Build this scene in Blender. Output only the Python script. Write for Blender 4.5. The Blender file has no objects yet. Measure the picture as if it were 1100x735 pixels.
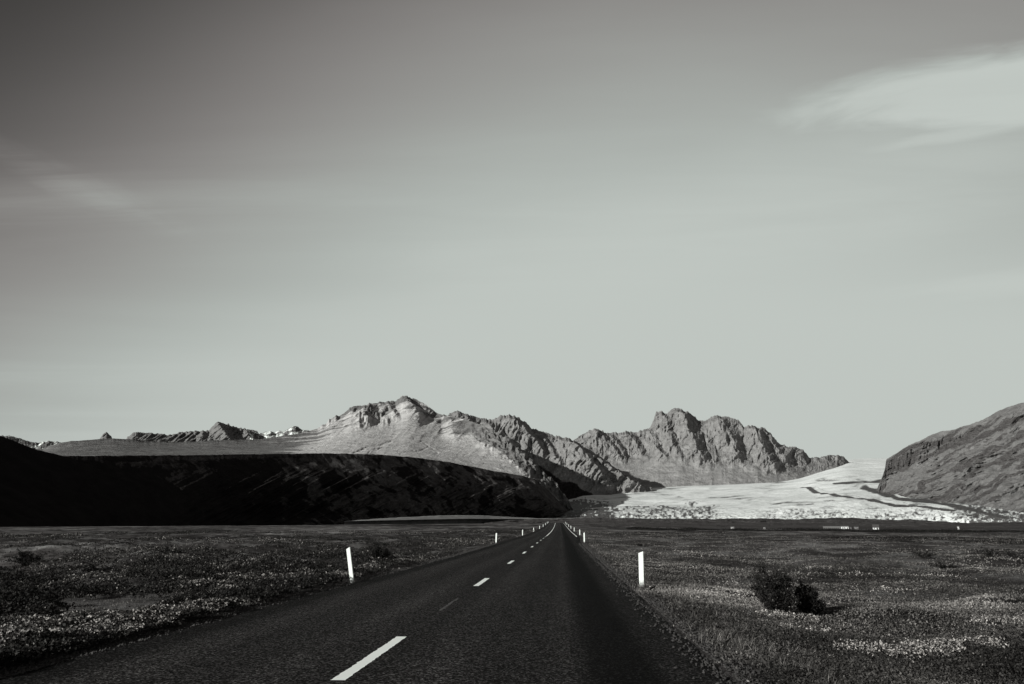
import bpy, math, numpy as np
from mathutils import Vector
rng = np.random.default_rng(7)
S = bpy.context.scene
R = math.radians

# ------------------------------------------------------------------ camera, sky, sun, exposure
CAM_H, LENS, PITCH, YAW = 1.40, 28.0, R(13.12), R(3.45)
cam_d = bpy.data.cameras.new('camera'); cam = bpy.data.objects.new('camera', cam_d)
S.collection.objects.link(cam); S.camera = cam
cam_d.lens = LENS; cam_d.sensor_width = 36; cam_d.clip_end = 80000; cam_d.clip_start = .05
cam.location = (0, 0, CAM_H); cam.rotation_euler = (math.pi/2 + PITCH, 0, YAW)

SUN_EL, SUN_AZ = 18.0, 231.0            # azimuth clockwise from +Y (the road): low sun, left and a little behind
SUN_STRENGTH, SKY_STRENGTH = 5.0, 0.05
VIEW_EXPOSURE = 0.30
S.view_settings.view_transform = 'Standard'; S.view_settings.look = 'None'
S.view_settings.exposure = VIEW_EXPOSURE; S.view_settings.gamma = 1; S.view_settings.use_curve_mapping = False
LIGHT_TINT = (.93, 1.0, .945)           # the toned black and white of the print

def nd(nt, t, **kw):
    n = nt.nodes.new(t)
    for k, v in kw.items():
        if hasattr(n, k): setattr(n, k, v)
        else: n.inputs[k].default_value = v
    return n
def math_n(nt, op, a, b=None, c=None, clamp=False):
    n = nt.nodes.new('ShaderNodeMath'); n.operation = op; n.use_clamp = clamp
    for i, v in enumerate((a, b, c)):
        if v is None: continue
        if isinstance(v, (int, float)): n.inputs[i].default_value = v
        else: nt.links.new(v, n.inputs[i])
    return n.outputs[0]
def ramp_n(nt, fac, stops, interp='LINEAR'):
    n = nt.nodes.new('ShaderNodeValToRGB'); n.color_ramp.interpolation = interp
    e = n.color_ramp.elements
    while len(e) < len(stops): e.new(.5)
    for el, (p, c) in zip(e, stops):
        el.position = p; el.color = (c, c, c, 1) if isinstance(c, (int, float)) else (*c, 1)
    nt.links.new(fac, n.inputs[0]); return n.outputs[0]
def maprange(nt, v, a, b, c=0., d=1., smooth=True):
    n = nt.nodes.new('ShaderNodeMapRange'); n.interpolation_type = 'SMOOTHSTEP' if smooth else 'LINEAR'
    nt.links.new(v, n.inputs[0])
    for i, x in enumerate((a, b, c, d)): n.inputs[i+1].default_value = x
    return n.outputs[0]
def noise_n(nt, vec, scale, detail=4, rough=.55, dist=0.):
    n = nt.nodes.new('ShaderNodeTexNoise'); nt.links.new(vec, n.inputs['Vector'])
    n.inputs['Scale'].default_value = scale; n.inputs['Detail'].default_value = detail
    n.inputs['Roughness'].default_value = rough; n.inputs['Distortion'].default_value = dist
    return n.outputs[0]
def mapping_n(nt, vec, scale=(1, 1, 1), rot=(0, 0, 0), loc=(0, 0, 0)):
    n = nt.nodes.new('ShaderNodeMapping'); nt.links.new(vec, n.inputs[0])
    n.inputs['Scale'].default_value = scale; n.inputs['Rotation'].default_value = rot; n.inputs['Location'].default_value = loc
    return n.outputs[0]

def mixc(t, fac, c0, c1):
    n = t.nodes.new('ShaderNodeMix'); n.data_type = 'RGBA'
    for i, c in ((6, c0), (7, c1)):
        if isinstance(c, tuple): n.inputs[i].default_value = (*c, 1)
        else: t.links.new(c, n.inputs[i])
    if isinstance(fac, (int, float)): n.inputs[0].default_value = fac
    else: t.links.new(fac, n.inputs[0])
    return n.outputs[2]
# pixel of the photograph -> direction from the tripod (used to survey where things stand)
F = LENS/36*1100
def ray(px, py):
    px = np.asarray(px, float); py = np.asarray(py, float)
    u = (px-550)/F; v = (367.5-py)/F
    f = math.cos(PITCH) - v*math.sin(PITCH); z = math.sin(PITCH) + v*math.cos(PITCH)
    cx, sx = math.cos(YAW), math.sin(YAW)
    return cx*u - sx*f, sx*u + cx*f, z + 0*u
def survey(px, py, dist):
    x, y, z = ray(px, py); h = np.hypot(x, y)
    return x/h*dist, y/h*dist, CAM_H + z/h*dist
def on_ground(px, py, z0=0.):
    x, y, z = ray(px, py); t = (z0-CAM_H)/z
    return float(x*t), float(y*t)

W = bpy.data.worlds.new('World'); S.world = W; W.use_nodes = True
nt = W.node_tree; nt.nodes.clear()
sky = nt.nodes.new('ShaderNodeTexSky'); sky.sky_type = 'NISHITA'; sky.sun_disc = False
sky.sun_elevation = R(SUN_EL); sky.sun_rotation = R(SUN_AZ)
sky.altitude = 30; sky.air_density = 1.0; sky.dust_density = .6; sky.ozone_density = 1.5
sep = nd(nt, 'ShaderNodeSeparateColor'); nt.links.new(sky.outputs[0], sep.inputs[0])
# black and white film behind an orange filter: mostly the red record of the sky
bw = math_n(nt, 'ADD', math_n(nt, 'MULTIPLY', sep.outputs[0], .85), math_n(nt, 'MULTIPLY', sep.outputs[1], .15))
tc = nt.nodes.new('ShaderNodeTexCoord'); G = tc.outputs['Generated']
sxyz = nd(nt, 'ShaderNodeSeparateXYZ'); nt.links.new(G, sxyz.inputs[0])
X_, Y_, Z_ = sxyz.outputs
# cirrus: a thin veil overhead plane p = (x, y)/z
zc = math_n(nt, 'MAXIMUM', Z_, .04)
cmb = nd(nt, 'ShaderNodeCombineXYZ')
nt.links.new(math_n(nt, 'DIVIDE', X_, zc), cmb.inputs[0]); nt.links.new(math_n(nt, 'DIVIDE', Y_, zc), cmb.inputs[1])
P_ = cmb.outputs[0]
n1 = noise_n(nt, mapping_n(nt, P_, (.30, .8, 1), (0, 0, R(-14)), (3.1, .4, 0)), 1.0, 5, .5, .5)
n3 = noise_n(nt, mapping_n(nt, P_, (.55, 2.6, 1), (0, 0, R(-24)), (.4, 2.2, 0)), 1.6, 9, .62, .8)
streak = math_n(nt, 'MULTIPLY', maprange(nt, n1, .44, .80), maprange(nt, n3, .30, .75, .25, 1.))
n2 = noise_n(nt, mapping_n(nt, P_, (.16, .3, 1), (0, 0, R(-20)), (1.7, 5.2, 0)), 1.0, 3, .5, .2)
veil = maprange(nt, n2, .35, .75)
# one feathered cirrus bank, low over the right-hand hill: an ellipse in the cloud plane with torn edges
def bank(cx, cy, rx, ry, rot, soft, seed):
    m = mapping_n(nt, P_, (1, 1, 1), (0, 0, 0), (-cx, -cy, 0))
    m = mapping_n(nt, m, (1/rx, 1/ry, 1), (0, 0, 0)) if not rot else mapping_n(nt, mapping_n(nt, m, (1, 1, 1), (0, 0, rot)), (1/rx, 1/ry, 1))
    ln = nd(nt, 'ShaderNodeVectorMath', operation='LENGTH'); nt.links.new(m, ln.inputs[0])
    w = noise_n(nt, mapping_n(nt, m, (1.2, .7, 1), (0, 0, R(25)), (seed, seed*.7, 0)), 1.3, 5, .55, .6)
    d = math_n(nt, 'ADD', ln.outputs['Value'], math_n(nt, 'MULTIPLY', math_n(nt, 'SUBTRACT', w, .5), 1.0))
    return maprange(nt, d, 1.0, 1.0-soft)
b1 = bank(1.20, 1.73, .66, .22, R(8), .42, 2.0)
b1b = bank(1.06, 1.97, .30, .055, R(18), .9, 3.3)
b4 = bank(.55, 2.65, 2.0, .85, R(24), 1.0, 7.0)
b2 = bank(-1.42, 2.2, .5, .16, R(-72), 1.0, 5.0)
BW = math_n(nt, 'MULTIPLY', bw, SKY_STRENGTH)
BWp = math_n(nt, 'POWER', BW, 1.0)
base = math_n(nt, 'MULTIPLY', BWp, .72)
def lighten(v, mask, amt, target):
    k = math_n(nt, 'MULTIPLY', mask, amt)
    return math_n(nt, 'ADD', math_n(nt, 'MULTIPLY', v, math_n(nt, 'SUBTRACT', 1., k)), math_n(nt, 'MULTIPLY', k, target))
# a thin sheet of high cloud fills the lower sky; its soft upper edge sinks towards the left
edge_h = math_n(nt, 'ADD', Z_, math_n(nt, 'ADD', math_n(nt, 'MULTIPLY', math_n(nt, 'MULTIPLY', X_, X_), .66), math_n(nt, 'MULTIPLY', X_, -.14)))
edge_h = math_n(nt, 'ADD', edge_h, math_n(nt, 'MULTIPLY', math_n(nt, 'SUBTRACT', n2, .5), -.16))
edge_h = math_n(nt, 'ADD', edge_h, math_n(nt, 'MULTIPLY', math_n(nt, 'SUBTRACT', n1, .5), -.06))
v = lighten(base, maprange(nt, edge_h, .84, .24), 1.0, .455)
v = lighten(v, math_n(nt, 'MULTIPLY', b4, maprange(nt, n3, .25, .7, .55, 1.)), .60, .468)
v = lighten(v, streak, .30, .455)
v = lighten(v, math_n(nt, 'MULTIPLY', b1, maprange(nt, n3, .2, .6, .86, 1.)), .95, .472)
v = lighten(v, b1b, .6, .47)
v = lighten(v, math_n(nt, 'MULTIPLY', b2, maprange(nt, n3, .3, .7)), .20, .45)
b3 = bank(2.05, 3.3, .9, .30, R(12), .9, 9.0); v = lighten(v, b3, .5, .485)
tint = mixc(nt, maprange(nt, v, .10, .40), (1.045, .99, .955), LIGHT_TINT)
tsc = nd(nt, 'ShaderNodeVectorMath', operation='SCALE'); nt.links.new(tint, tsc.inputs[0]); nt.links.new(v, tsc.inputs['Scale'])
tint = tsc
bg = nd(nt, 'ShaderNodeBackground'); nt.links.new(tint.outputs[0], bg.inputs[0]); bg.inputs[1].default_value = 1.0
out = nd(nt, 'ShaderNodeOutputWorld'); nt.links.new(bg.outputs[0], out.inputs[0])

sun_d = bpy.data.lights.new('sun', 'SUN'); sun = bpy.data.objects.new('sun', sun_d); S.collection.objects.link(sun)
sun_d.energy = SUN_STRENGTH; sun_d.angle = R(.5); sun_d.color = (.97, 1.0, .95)
a = R(SUN_AZ); to_sun = Vector((math.sin(a)*math.cos(R(SUN_EL)), math.cos(a)*math.cos(R(SUN_EL)), math.sin(R(SUN_EL))))
sun.rotation_euler = to_sun.to_track_quat('Z', 'Y').to_euler(); sun.location = (-300, -100, 400)
S.cycles.max_bounces = 5; S.cycles.diffuse_bounces = 2; S.cycles.transparent_max_bounces = 4; S.cycles.volume_bounces = 0

# ------------------------------------------------------------------ noise in numpy
def _hash(ix, iy, iz, seed):
    h = (ix.astype(np.uint32)*np.uint32(374761393) + iy.astype(np.uint32)*np.uint32(668265263)
         + iz.astype(np.uint32)*np.uint32(2147483647) + np.uint32(seed*144269 & 0xffffffff))
    h = (h ^ (h >> np.uint32(13)))*np.uint32(1274126177); h = h ^ (h >> np.uint32(16))
    h = h*np.uint32(2246822519); h = h ^ (h >> np.uint32(15))
    return h.astype(np.float64)/4294967295.0
def vnoise(x, y, z=None, seed=0):
    x, y = np.broadcast_arrays(np.asarray(x, float), np.asarray(y, float))
    z = np.zeros_like(x) if z is None else np.broadcast_to(np.asarray(z, float), x.shape)
    fl = [np.floor(c) for c in (x, y, z)]
    i = [f.astype(np.int64) for f in fl]
    t = [c-f for c, f in zip((x, y, z), fl)]; t = [q*q*q*(q*(q*6-15)+10) for q in t]
    r = 0
    for dx in (0, 1):
        for dy in (0, 1):
            for dz in (0, 1):
                w = (t[0] if dx else 1-t[0])*(t[1] if dy else 1-t[1])*(t[2] if dz else 1-t[2])
                r = r + w*_hash(i[0]+dx, i[1]+dy, i[2]+dz, seed)
    return r*2-1
def fbm(x, y, z=None, o=5, g=.5, seed=0):
    r, a_, f = 0, 1., 1.
    for k in range(o):
        r = r + a_*vnoise(np.asarray(x)*f+k*17.3, np.asarray(y)*f-k*9.1, None if z is None else np.asarray(z)*f+k*3.7, seed+k); a_ *= g; f *= 2.03
    return r
def ridged(x, y, z=None, o=5, g=.5, seed=0):
    r, a_, f = 0, 1., 1.
    for k in range(o):
        r = r + a_*(1-2*np.abs(vnoise(np.asarray(x)*f+k*13.3, np.asarray(y)*f-k*5.1, None if z is None else np.asarray(z)*f+k*7.7, seed+k))); a_ *= g; f *= 2.07
    return r
def ss(a_, b_, x):
    t = np.clip((x-a_)/(b_-a_), 0, 1); return t*t*(3-2*t)

# ------------------------------------------------------------------ mesh helpers
def link(o): S.collection.objects.link(o); return o
def tag(o, label=None, cat=None, group=None, kind=None):
    for k, v_ in (('label', label), ('category', cat), ('group', group), ('kind', kind)):
        if v_: o[k] = v_
    return o
def mesh_np(name, V, Fq, mat, parent=None, smooth=True, attrs=None):
    V = np.ascontiguousarray(V, dtype=np.float32).reshape(-1, 3); Fq = np.ascontiguousarray(Fq, dtype=np.int32)
    me = bpy.data.meshes.new(name); n, k = Fq.shape
    me.vertices.add(len(V)); me.vertices.foreach_set('co', V.ravel())
    me.loops.add(n*k); me.loops.foreach_set('vertex_index', Fq.ravel())
    me.polygons.add(n); me.polygons.foreach_set('loop_start', np.arange(0, n*k, k, dtype=np.int32))
    if smooth: me.polygons.foreach_set('use_smooth', np.ones(n, dtype=bool))
    for an, av in (attrs or {}).items():
        at = me.attributes.new(an, 'FLOAT', 'POINT'); at.data.foreach_set('value', np.ascontiguousarray(av, dtype=np.float32).ravel())
    me.update(calc_edges=True); me.validate()
    me.materials.append(mat)
    o = link(bpy.data.objects.new(name, me))
    if parent: o.parent = parent
    return o
def grid_faces(nr, nc, wrap=False):
    i, j = np.meshgrid(np.arange(nr-1), np.arange(nc if wrap else nc-1), indexing='ij')
    j2 = (j+1) % nc
    return np.stack([i*nc+j, i*nc+j2, (i+1)*nc+j2, (i+1)*nc+j], -1).reshape(-1, 4)

class MB:
    def __init__(s): s.v = []; s.f = []
    def poly(s, pts, faces):
        b = len(s.v); s.v += [tuple(p) for p in pts]; s.f += [tuple(b+i for i in q) for q in faces]
    def box(s, x0, x1, y0, y1, z0, z1):
        s.poly([(x0,y0,z0),(x1,y0,z0),(x1,y1,z0),(x0,y1,z0),(x0,y0,z1),(x1,y0,z1),(x1,y1,z1),(x0,y1,z1)],
               [(0,3,2,1),(4,5,6,7),(0,1,5,4),(1,2,6,5),(2,3,7,6),(3,0,4,7)])
    def tube(s, pts, rad, n=6):
        b = len(s.v); m = len(pts)
        for i, (p, r_) in enumerate(zip(pts, rad)):
            p = Vector(p); d = Vector(pts[min(i+1, m-1)])-Vector(pts[max(i-1, 0)]); d.normalize()
            a_ = d.orthogonal().normalized(); c_ = d.cross(a_)
            for k in range(n):
                t = 2*math.pi*k/n; s.v.append(tuple(p + a_*math.cos(t)*r_ + c_*math.sin(t)*r_))
        for i in range(m-1):
            for k in range(n): s.f.append((b+i*n+k, b+i*n+(k+1) % n, b+(i+1)*n+(k+1) % n, b+(i+1)*n+k))
        s.f.append(tuple(b+(m-1)*n+k for k in range(n)))
    def build(s, name, mat, parent=None, bevel=0, smooth=False):
        me = bpy.data.meshes.new(name); me.from_pydata(s.v, [], s.f); me.update(); me.materials.append(mat)
        if smooth:
            for p in me.polygons: p.use_smooth = True
        o = link(bpy.data.objects.new(name, me))
        if parent: o.parent = parent
        if bevel:
            b = o.modifiers.new('bevel', 'BEVEL'); b.width = bevel; b.segments = 2; b.limit_method = 'ANGLE'
        return o
def empty(name, loc, rz=0):
    o = link(bpy.data.objects.new(name, None)); o.location = loc; o.rotation_euler = (0, 0, rz); o.empty_display_size = .3; return o

# ------------------------------------------------------------------ materials (warm-toned greys)
def tn(g):
    w_ = 1.04+.08*max(0, 1-g/.12); return (g*w_, g, g*1.0) if g < .5 else (g, g, g)
def new_mat(name, rough=.9, spec=.2):
    m = bpy.data.materials.new(name); m.use_nodes = True; t = m.node_tree
    b = t.nodes['Principled BSDF']; b.inputs['Roughness'].default_value = rough
    b.inputs['Specular IOR Level'].default_value = spec
    return m, t, b
def bump_n(t, b, h, strength, dist):
    n = t.nodes.new('ShaderNodeBump'); n.inputs['Strength'].default_value = strength; n.inputs['Distance'].default_value = dist
    t.links.new(h, n.inputs['Height']); t.links.new(n.outputs[0], b.inputs['Normal'])
def pos_n(t): return t.nodes.new('ShaderNodeNewGeometry').outputs['Position']
def attr_n(t, name):
    n = t.nodes.new('ShaderNodeAttribute'); n.attribute_name = name; return n.outputs['Fac']
def plain_mat(name, g, rough=.6, var=.15, scale=6., spec=.3):
    m, t, b = new_mat(name, rough, spec)
    nz = noise_n(t, pos_n(t), scale, 4)
    t.links.new(ramp_n(t, nz, [(.3, tn(g*(1-var))), (.7, tn(g*(1+var)))]), b.inputs['Base Color'])
    return m
def rock_mat(name, lo, hi, talus, scale=1/60., bump=18., strata=0., dip=(0, 0, 0)):
    """cliff rock mottled lo..hi, talus / turf where the 'talus' attribute is high, snow where 'snow' is high"""
    m, t, b = new_mat(name, 1., .0); p = pos_n(t)
    n1 = noise_n(t, p, scale, 8, .62); n2 = noise_n(t, p, scale*6, 6, .65)
    f = math_n(t, 'ADD', math_n(t, 'MULTIPLY', n1, .6), math_n(t, 'MULTIPLY', n2, .4))
    if strata:
        st = noise_n(t, mapping_n(t, p, (1, 1, 9), dip), scale*1.6, 5, .6, .4)
        f = math_n(t, 'ADD', math_n(t, 'MULTIPLY', f, 1-strata), math_n(t, 'MULTIPLY', st, strata))
    rock = ramp_n(t, f, [(.36, tn(lo)), (.5, tn((lo+hi)/2)), (.66, tn(hi))])
    tl = ramp_n(t, n1, [(.3, tn(talus*.72)), (.7, tn(talus*1.25))])
    ta = math_n(t, 'ADD', attr_n(t, 'talus'), math_n(t, 'MULTIPLY', math_n(t, 'SUBTRACT', n2, .5), .7))
    col = mixc(t, maprange(t, ta, .35, .65), rock, tl)
    sn = math_n(t, 'ADD', attr_n(t, 'snow'), math_n(t, 'MULTIPLY', math_n(t, 'SUBTRACT', n2, .5), .9))
    col = mixc(t, maprange(t, sn, .45, .6), col, (.75, .77, .75))
    sb = math_n(t, 'ADD', attr_n(t, 'shade_scrub'), math_n(t, 'MULTIPLY', math_n(t, 'SUBTRACT', n2, .5), .8))
    col = mixc(t, maprange(t, sb, .40, .62), col, ramp_n(t, n2, [(.35, tn(.010)), (.65, tn(.035))]))  # near-black mix: painted shade together with birch cover
    t.links.new(col, b.inputs['Base Color'])
    bump_n(t, b, math_n(t, 'ADD', n2, math_n(t, 'MULTIPLY', n1, 2.)), .55, bump)
    return m

# ------------------------------------------------------------------ terrain profile
ROAD_X = -2.04
def road_rise(y):
    """the road lies flat for 60 m, then climbs gently to a crest about 430 m on and drops away"""
    y = np.asarray(y, float)
    up = np.interp(y, [-50, 40, 70, 120, 170, 220, 270, 320, 370, 420, 470, 560, 800, 1500], [0, 0, .10, .26, .55, 1.05, 1.6, 2.35, 3.05, 3.7, 4.1, 3.9, 3.2, 3.0])
    return up
def road_mid(y):
    y = np.asarray(y, float); return ROAD_X - .9e-5*np.clip(y-90, 0, None)**2
def right_edge(y): return 3.72 + .85*ss(60, 120, np.asarray(y, float))
def left_edge(y): return 3.5 + 0*np.asarray(y, float)
def ground_z(x, y):
    x = np.asarray(x, float); y = np.asarray(y, float)
    d = x-road_mid(y); r = np.hypot(x, y)
    side = np.where(d > 0, d-right_edge(y), -d-left_edge(y))           # metres outside the pavement
    on = side < 0
    rise = road_rise(np.clip(y, -50, 1500))
    reach = np.where(d > 0, 30+.08*np.abs(y), 400.)
    base = rise*np.exp(-np.clip(side, 0, None)/reach)
    base = base + np.where(d > 0, -.5*ss(200, 700, r)*(1-np.exp(-np.clip(side, 0, None)/reach)), 0)
    drop = -.03 - .30*ss(0.2, 3.5, side)*np.exp(-r/260.) 
    far = np.exp(-r/220.)
    lumps = .16*fbm(x/2.6, y/2.6, o=3, seed=3)*ss(.6, 3, side)*far + .25*fbm(x/16, y/16, o=3, seed=5)*ss(2, 12, side)*(.4+.6*far)
    left_t = np.where(d < 0, .26, .0)*np.clip(fbm(x/1.9+3, y/1.9, o=3, seed=11), -.3, 1)*ss(1.2, 4, side)*far
    z = base + np.where(on, -.03-.10*ss(0, .3, -side), drop + lumps + left_t)
    return z

def on_terrain(px, py):
    z0 = -.2
    for _ in range(12):
        gx, gy = on_ground(px, py, z0); z0 = .5*z0+.5*float(ground_z(gx, gy))
    return gx, gy, float(ground_z(gx, gy))
def height_to(px, py, gx, gy):
    x, y, z = ray(px, py); return CAM_H + float(z/math.hypot(x, y))*math.hypot(gx, gy) - float(ground_z(gx, gy))
# ------------------------------------------------------------------ ground sheet
BARE = (-9.15, 16.7)
def bare_mask(x, y):
    """the open grassy hollow in the heath left of the road, long axis running away from the road"""
    bx, by = BARE; ca, sa = math.cos(R(112)), math.sin(R(112))
    u_ = ((x-bx)*ca+(y-by)*sa)/3.7; w_ = (-(x-bx)*sa+(y-by)*ca)/1.75
    return ss(1.15, .80, np.hypot(u_, w_)+.22*fbm(np.asarray(x)/1.1, np.asarray(y)/1.1, o=3, seed=21))
_gz0 = ground_z
def ground_z(x, y):
    z = _gz0(x, y); b_ = bare_mask(x, y); return z*(1-b_)+b_*(-.16+.03*fbm(np.asarray(x, float)/.8, np.asarray(y, float)/.8, o=3, seed=22))
rr = np.concatenate([[0.01], np.geomspace(1.2, 6500, 620)])
az = np.concatenate([np.linspace(-44, 40, 900), np.linspace(40, 316, 120)[1:-1]])
AZ, RR = np.meshgrid(np.radians(az), rr); GX, GY = RR*np.sin(AZ), RR*np.cos(AZ)
GZ = ground_z(GX, GY)
d_ = GX-road_mid(GY); side_ = np.where(d_ > 0, d_-right_edge(GY), -d_-left_edge(GY))
verge = ss(.9, .0, side_ + .5*fbm(GX/.5, GY/.5, o=3, seed=2)*np.exp(-RR/80))
gm, t, b = new_mat('heath ground', 1., .0); p = pos_n(t)
mid = noise_n(t, mapping_n(t, p, (1, 1, .2)), .16, 8, .68, .3); fine = noise_n(t, p, 3.2, 6, .7); big = noise_n(t, mapping_n(t, p, (1, .6, 1)), .022, 7, .65)
f = math_n(t, 'ADD', math_n(t, 'MULTIPLY', mid, .55), math_n(t, 'MULTIPLY', fine, .45))
heath = ramp_n(t, f, [(.34, tn(.014)), (.50, tn(.052)), (.60, tn(.10)), (.72, tn(.20))])
bs = nd(t, 'ShaderNodeVectorMath', operation='SCALE'); t.links.new(heath, bs.inputs[0]); t.links.new(maprange(t, big, .36, .66, .35, 1.7), bs.inputs['Scale']); heath = bs.outputs[0]
pale = maprange(t, math_n(t, 'ADD', mid, math_n(t, 'MULTIPLY', big, .5)), .745, .90)
heath = mixc(t, math_n(t, 'MULTIPLY', pale, .6), heath, tn(.22))
grass = ramp_n(t, fine, [(.3, tn(.04)), (.7, tn(.11))])
col = mixc(t, attr_n(t, 'bare'), heath, grass)
grav = ramp_n(t, noise_n(t, p, 28, 4, .7), [(.35, tn(.018)), (.55, tn(.04)), (.72, tn(.11))])
col = mixc(t, attr_n(t, 'verge'), col, grav)
t.links.new(col, b.inputs['Base Color'])
bump_n(t, b, f, 1.0, .22)
ground = mesh_np('ground', np.stack([GX, GY, GZ], -1), grid_faces(len(rr), len(az), True), gm,
                 attrs={'verge': verge, 'bare': bare_mask(GX, GY)})
tag(ground, kind='structure')

# ------------------------------------------------------------------ road
am, t, b = new_mat('asphalt', .9, .03); p = pos_n(t)
lat = attr_n(t, 'lateral')
chip = noise_n(t, p, 36, 5, .85); blotch = noise_n(t, mapping_n(t, p, (1, .12, 1)), .9, 5, .6)
along = noise_n(t, mapping_n(t, p, (1, .02, 1)), 2.2, 4, .6)
vo = t.nodes.new('ShaderNodeTexVoronoi'); t.links.new(p, vo.inputs['Vector']); vo.inputs['Scale'].default_value = 52
vs = nd(t, 'ShaderNodeSeparateColor'); t.links.new(vo.outputs['Color'], vs.inputs[0])
grain = vs.outputs[0]
base_c = ramp_n(t, math_n(t, 'ADD', math_n(t, 'MULTIPLY', chip, .70), math_n(t, 'MULTIPLY', grain, .30)),
                [(.36, tn(.002)), (.46, tn(.009)), (.53, tn(.018)), (.60, tn(.042)), (.70, tn(.19))])
# seal coats of different age: the chipped dark strip between lane and shoulder
strip = math_n(t, 'MULTIPLY', maprange(t, lat, 1.95, 2.45), maprange(t, lat, 3.15, 2.8))
sh = maprange(t, lat, 2.75, 3.0)
lstrip = math_n(t, 'MULTIPLY', maprange(t, lat, -2.6, -2.9), 1.0)
k = math_n(t, 'SUBTRACT', 1.0, math_n(t, 'MULTIPLY', strip, .80))
k = math_n(t, 'MULTIPLY', k, math_n(t, 'SUBTRACT', 1.0, math_n(t, 'MULTIPLY', sh, .25)))
k = math_n(t, 'MULTIPLY', k, math_n(t, 'SUBTRACT', 1.0, math_n(t, 'MULTIPLY', lstrip, .5)))
wt = math_n(t, 'ADD', maprange(t, math_n(t, 'ABSOLUTE', math_n(t, 'SUBTRACT', math_n(t, 'ABSOLUTE', math_n(t, 'SUBTRACT', math_n(t, 'ABSOLUTE', lat), 1.5)), .75)), .5, .1, .85, 1.2), 0.)
k = math_n(t, 'MULTIPLY', k, wt)
k = math_n(t, 'MULTIPLY', k, math_n(t, 'ADD', .55, math_n(t, 'MULTIPLY', blotch, .9)))
k = math_n(t, 'MULTIPLY', k, math_n(t, 'ADD', .6, math_n(t, 'MULTIPLY', along, .8)))
sc = t.nodes.new('ShaderNodeVectorMath'); sc.operation = 'SCALE'; t.links.new(base_c, sc.inputs[0]); t.links.new(k, sc.inputs['Scale'])
t.links.new(sc.outputs[0], b.inputs['Base Color'])
bump_n(t, b, math_n(t, 'ADD', chip, math_n(t, 'MULTIPLY', grain, .4)), 1.0, .02)
ys = np.concatenate([np.arange(-30, 40, .5), np.arange(40, 200, 2.), np.arange(200, 1400, 5.)])
cs = np.linspace(-1, 1, 41)
YS, CS = np.meshgrid(ys, cs, indexing='ij')
wob = .10*fbm(YS/.8, CS*0+np.sign(CS)*7, o=4, seed=31)
LAT = np.where(CS < 0, CS*(left_edge(YS)+wob), CS*(right_edge(YS)+wob))
edge = ss(.94, 1.0, np.abs(CS))
RZ = road_rise(YS) + .05*(1-np.abs(CS)**1.6) - .055*edge
road = mesh_np('road', np.stack([road_mid(YS)+LAT, YS, RZ], -1), grid_faces(len(ys), len(cs)), am, attrs={'lateral': LAT})
tag(road, kind='structure')
def road_top(lat_, y): 
    c = np.where(lat_ < 0, -lat_/left_edge(y), lat_/right_edge(y))
    return road_rise(y) + .05*(1-np.abs(c)**1.6)
pm, t, b = new_mat('road paint', .6, .3); p = pos_n(t)
w = noise_n(t, p, 60, 4, .75); w2 = noise_n(t, p, 9, 4, .6)
wear = maprange(t, math_n(t, 'ADD', math_n(t, 'MULTIPLY', w, .6), math_n(t, 'MULTIPLY', w2, .4)), .60, .70)
t.links.new(mixc(t, wear, (.80, .81, .79), tn(.25)), b.inputs['Base Color'])
om, t, b = new_mat('worn road paint', .8, .2); p = pos_n(t)
w = noise_n(t, p, 45, 4, .75)
t.links.new(mixc(t, maprange(t, w, .46, .62), tn(.028), tn(.10)), b.inputs['Base Color'])
def marking(name, lat0, width, y0, y1, mat, lift=.004, ragged=.008):
    n = max(int((y1-y0)/.05), 12) if y1-y0 < 6 else int((y1-y0)/1.0)
    yy = np.linspace(y0, y1, n); cc = np.linspace(-1, 1, 5)
    Y2, C2 = np.meshgrid(yy, cc, indexing='ij')
    L = lat0(Y2) if callable(lat0) else lat0 + 0*Y2
    L = L + C2*(width/2 + ragged*fbm(Y2/.06, C2*0+np.sign(C2)*3, o=3, seed=int(y0*10) % 97))
    Z = road_top(L, Y2)+lift
    return mesh_np(name, np.stack([road_mid(Y2)+L, Y2, Z], -1), grid_faces(n, 5), mat, parent=road)
y_d1 = on_ground(366, 731, .052)[1]; y_d2 = on_ground(430, 684, .052)[1]
for i in range(9):
    y0 = y_d1 + 12*i
    if i == 0: marking('centre_line_dash', 0., .13, y0, y_d2, pm)
    else: marking('centre_line_dash', 0., .13, y0, y0+3.0, pm)
marking('worn_centre_mark', .0, .05, y_d1+6.2, y_d1+8.6, om, ragged=.02)
marking('solid_centre_line', 0., .14, 112., 420., pm)
marking('edge_line', lambda y: right_edge(y)-.45, .14, 108., 420., pm)

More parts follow.
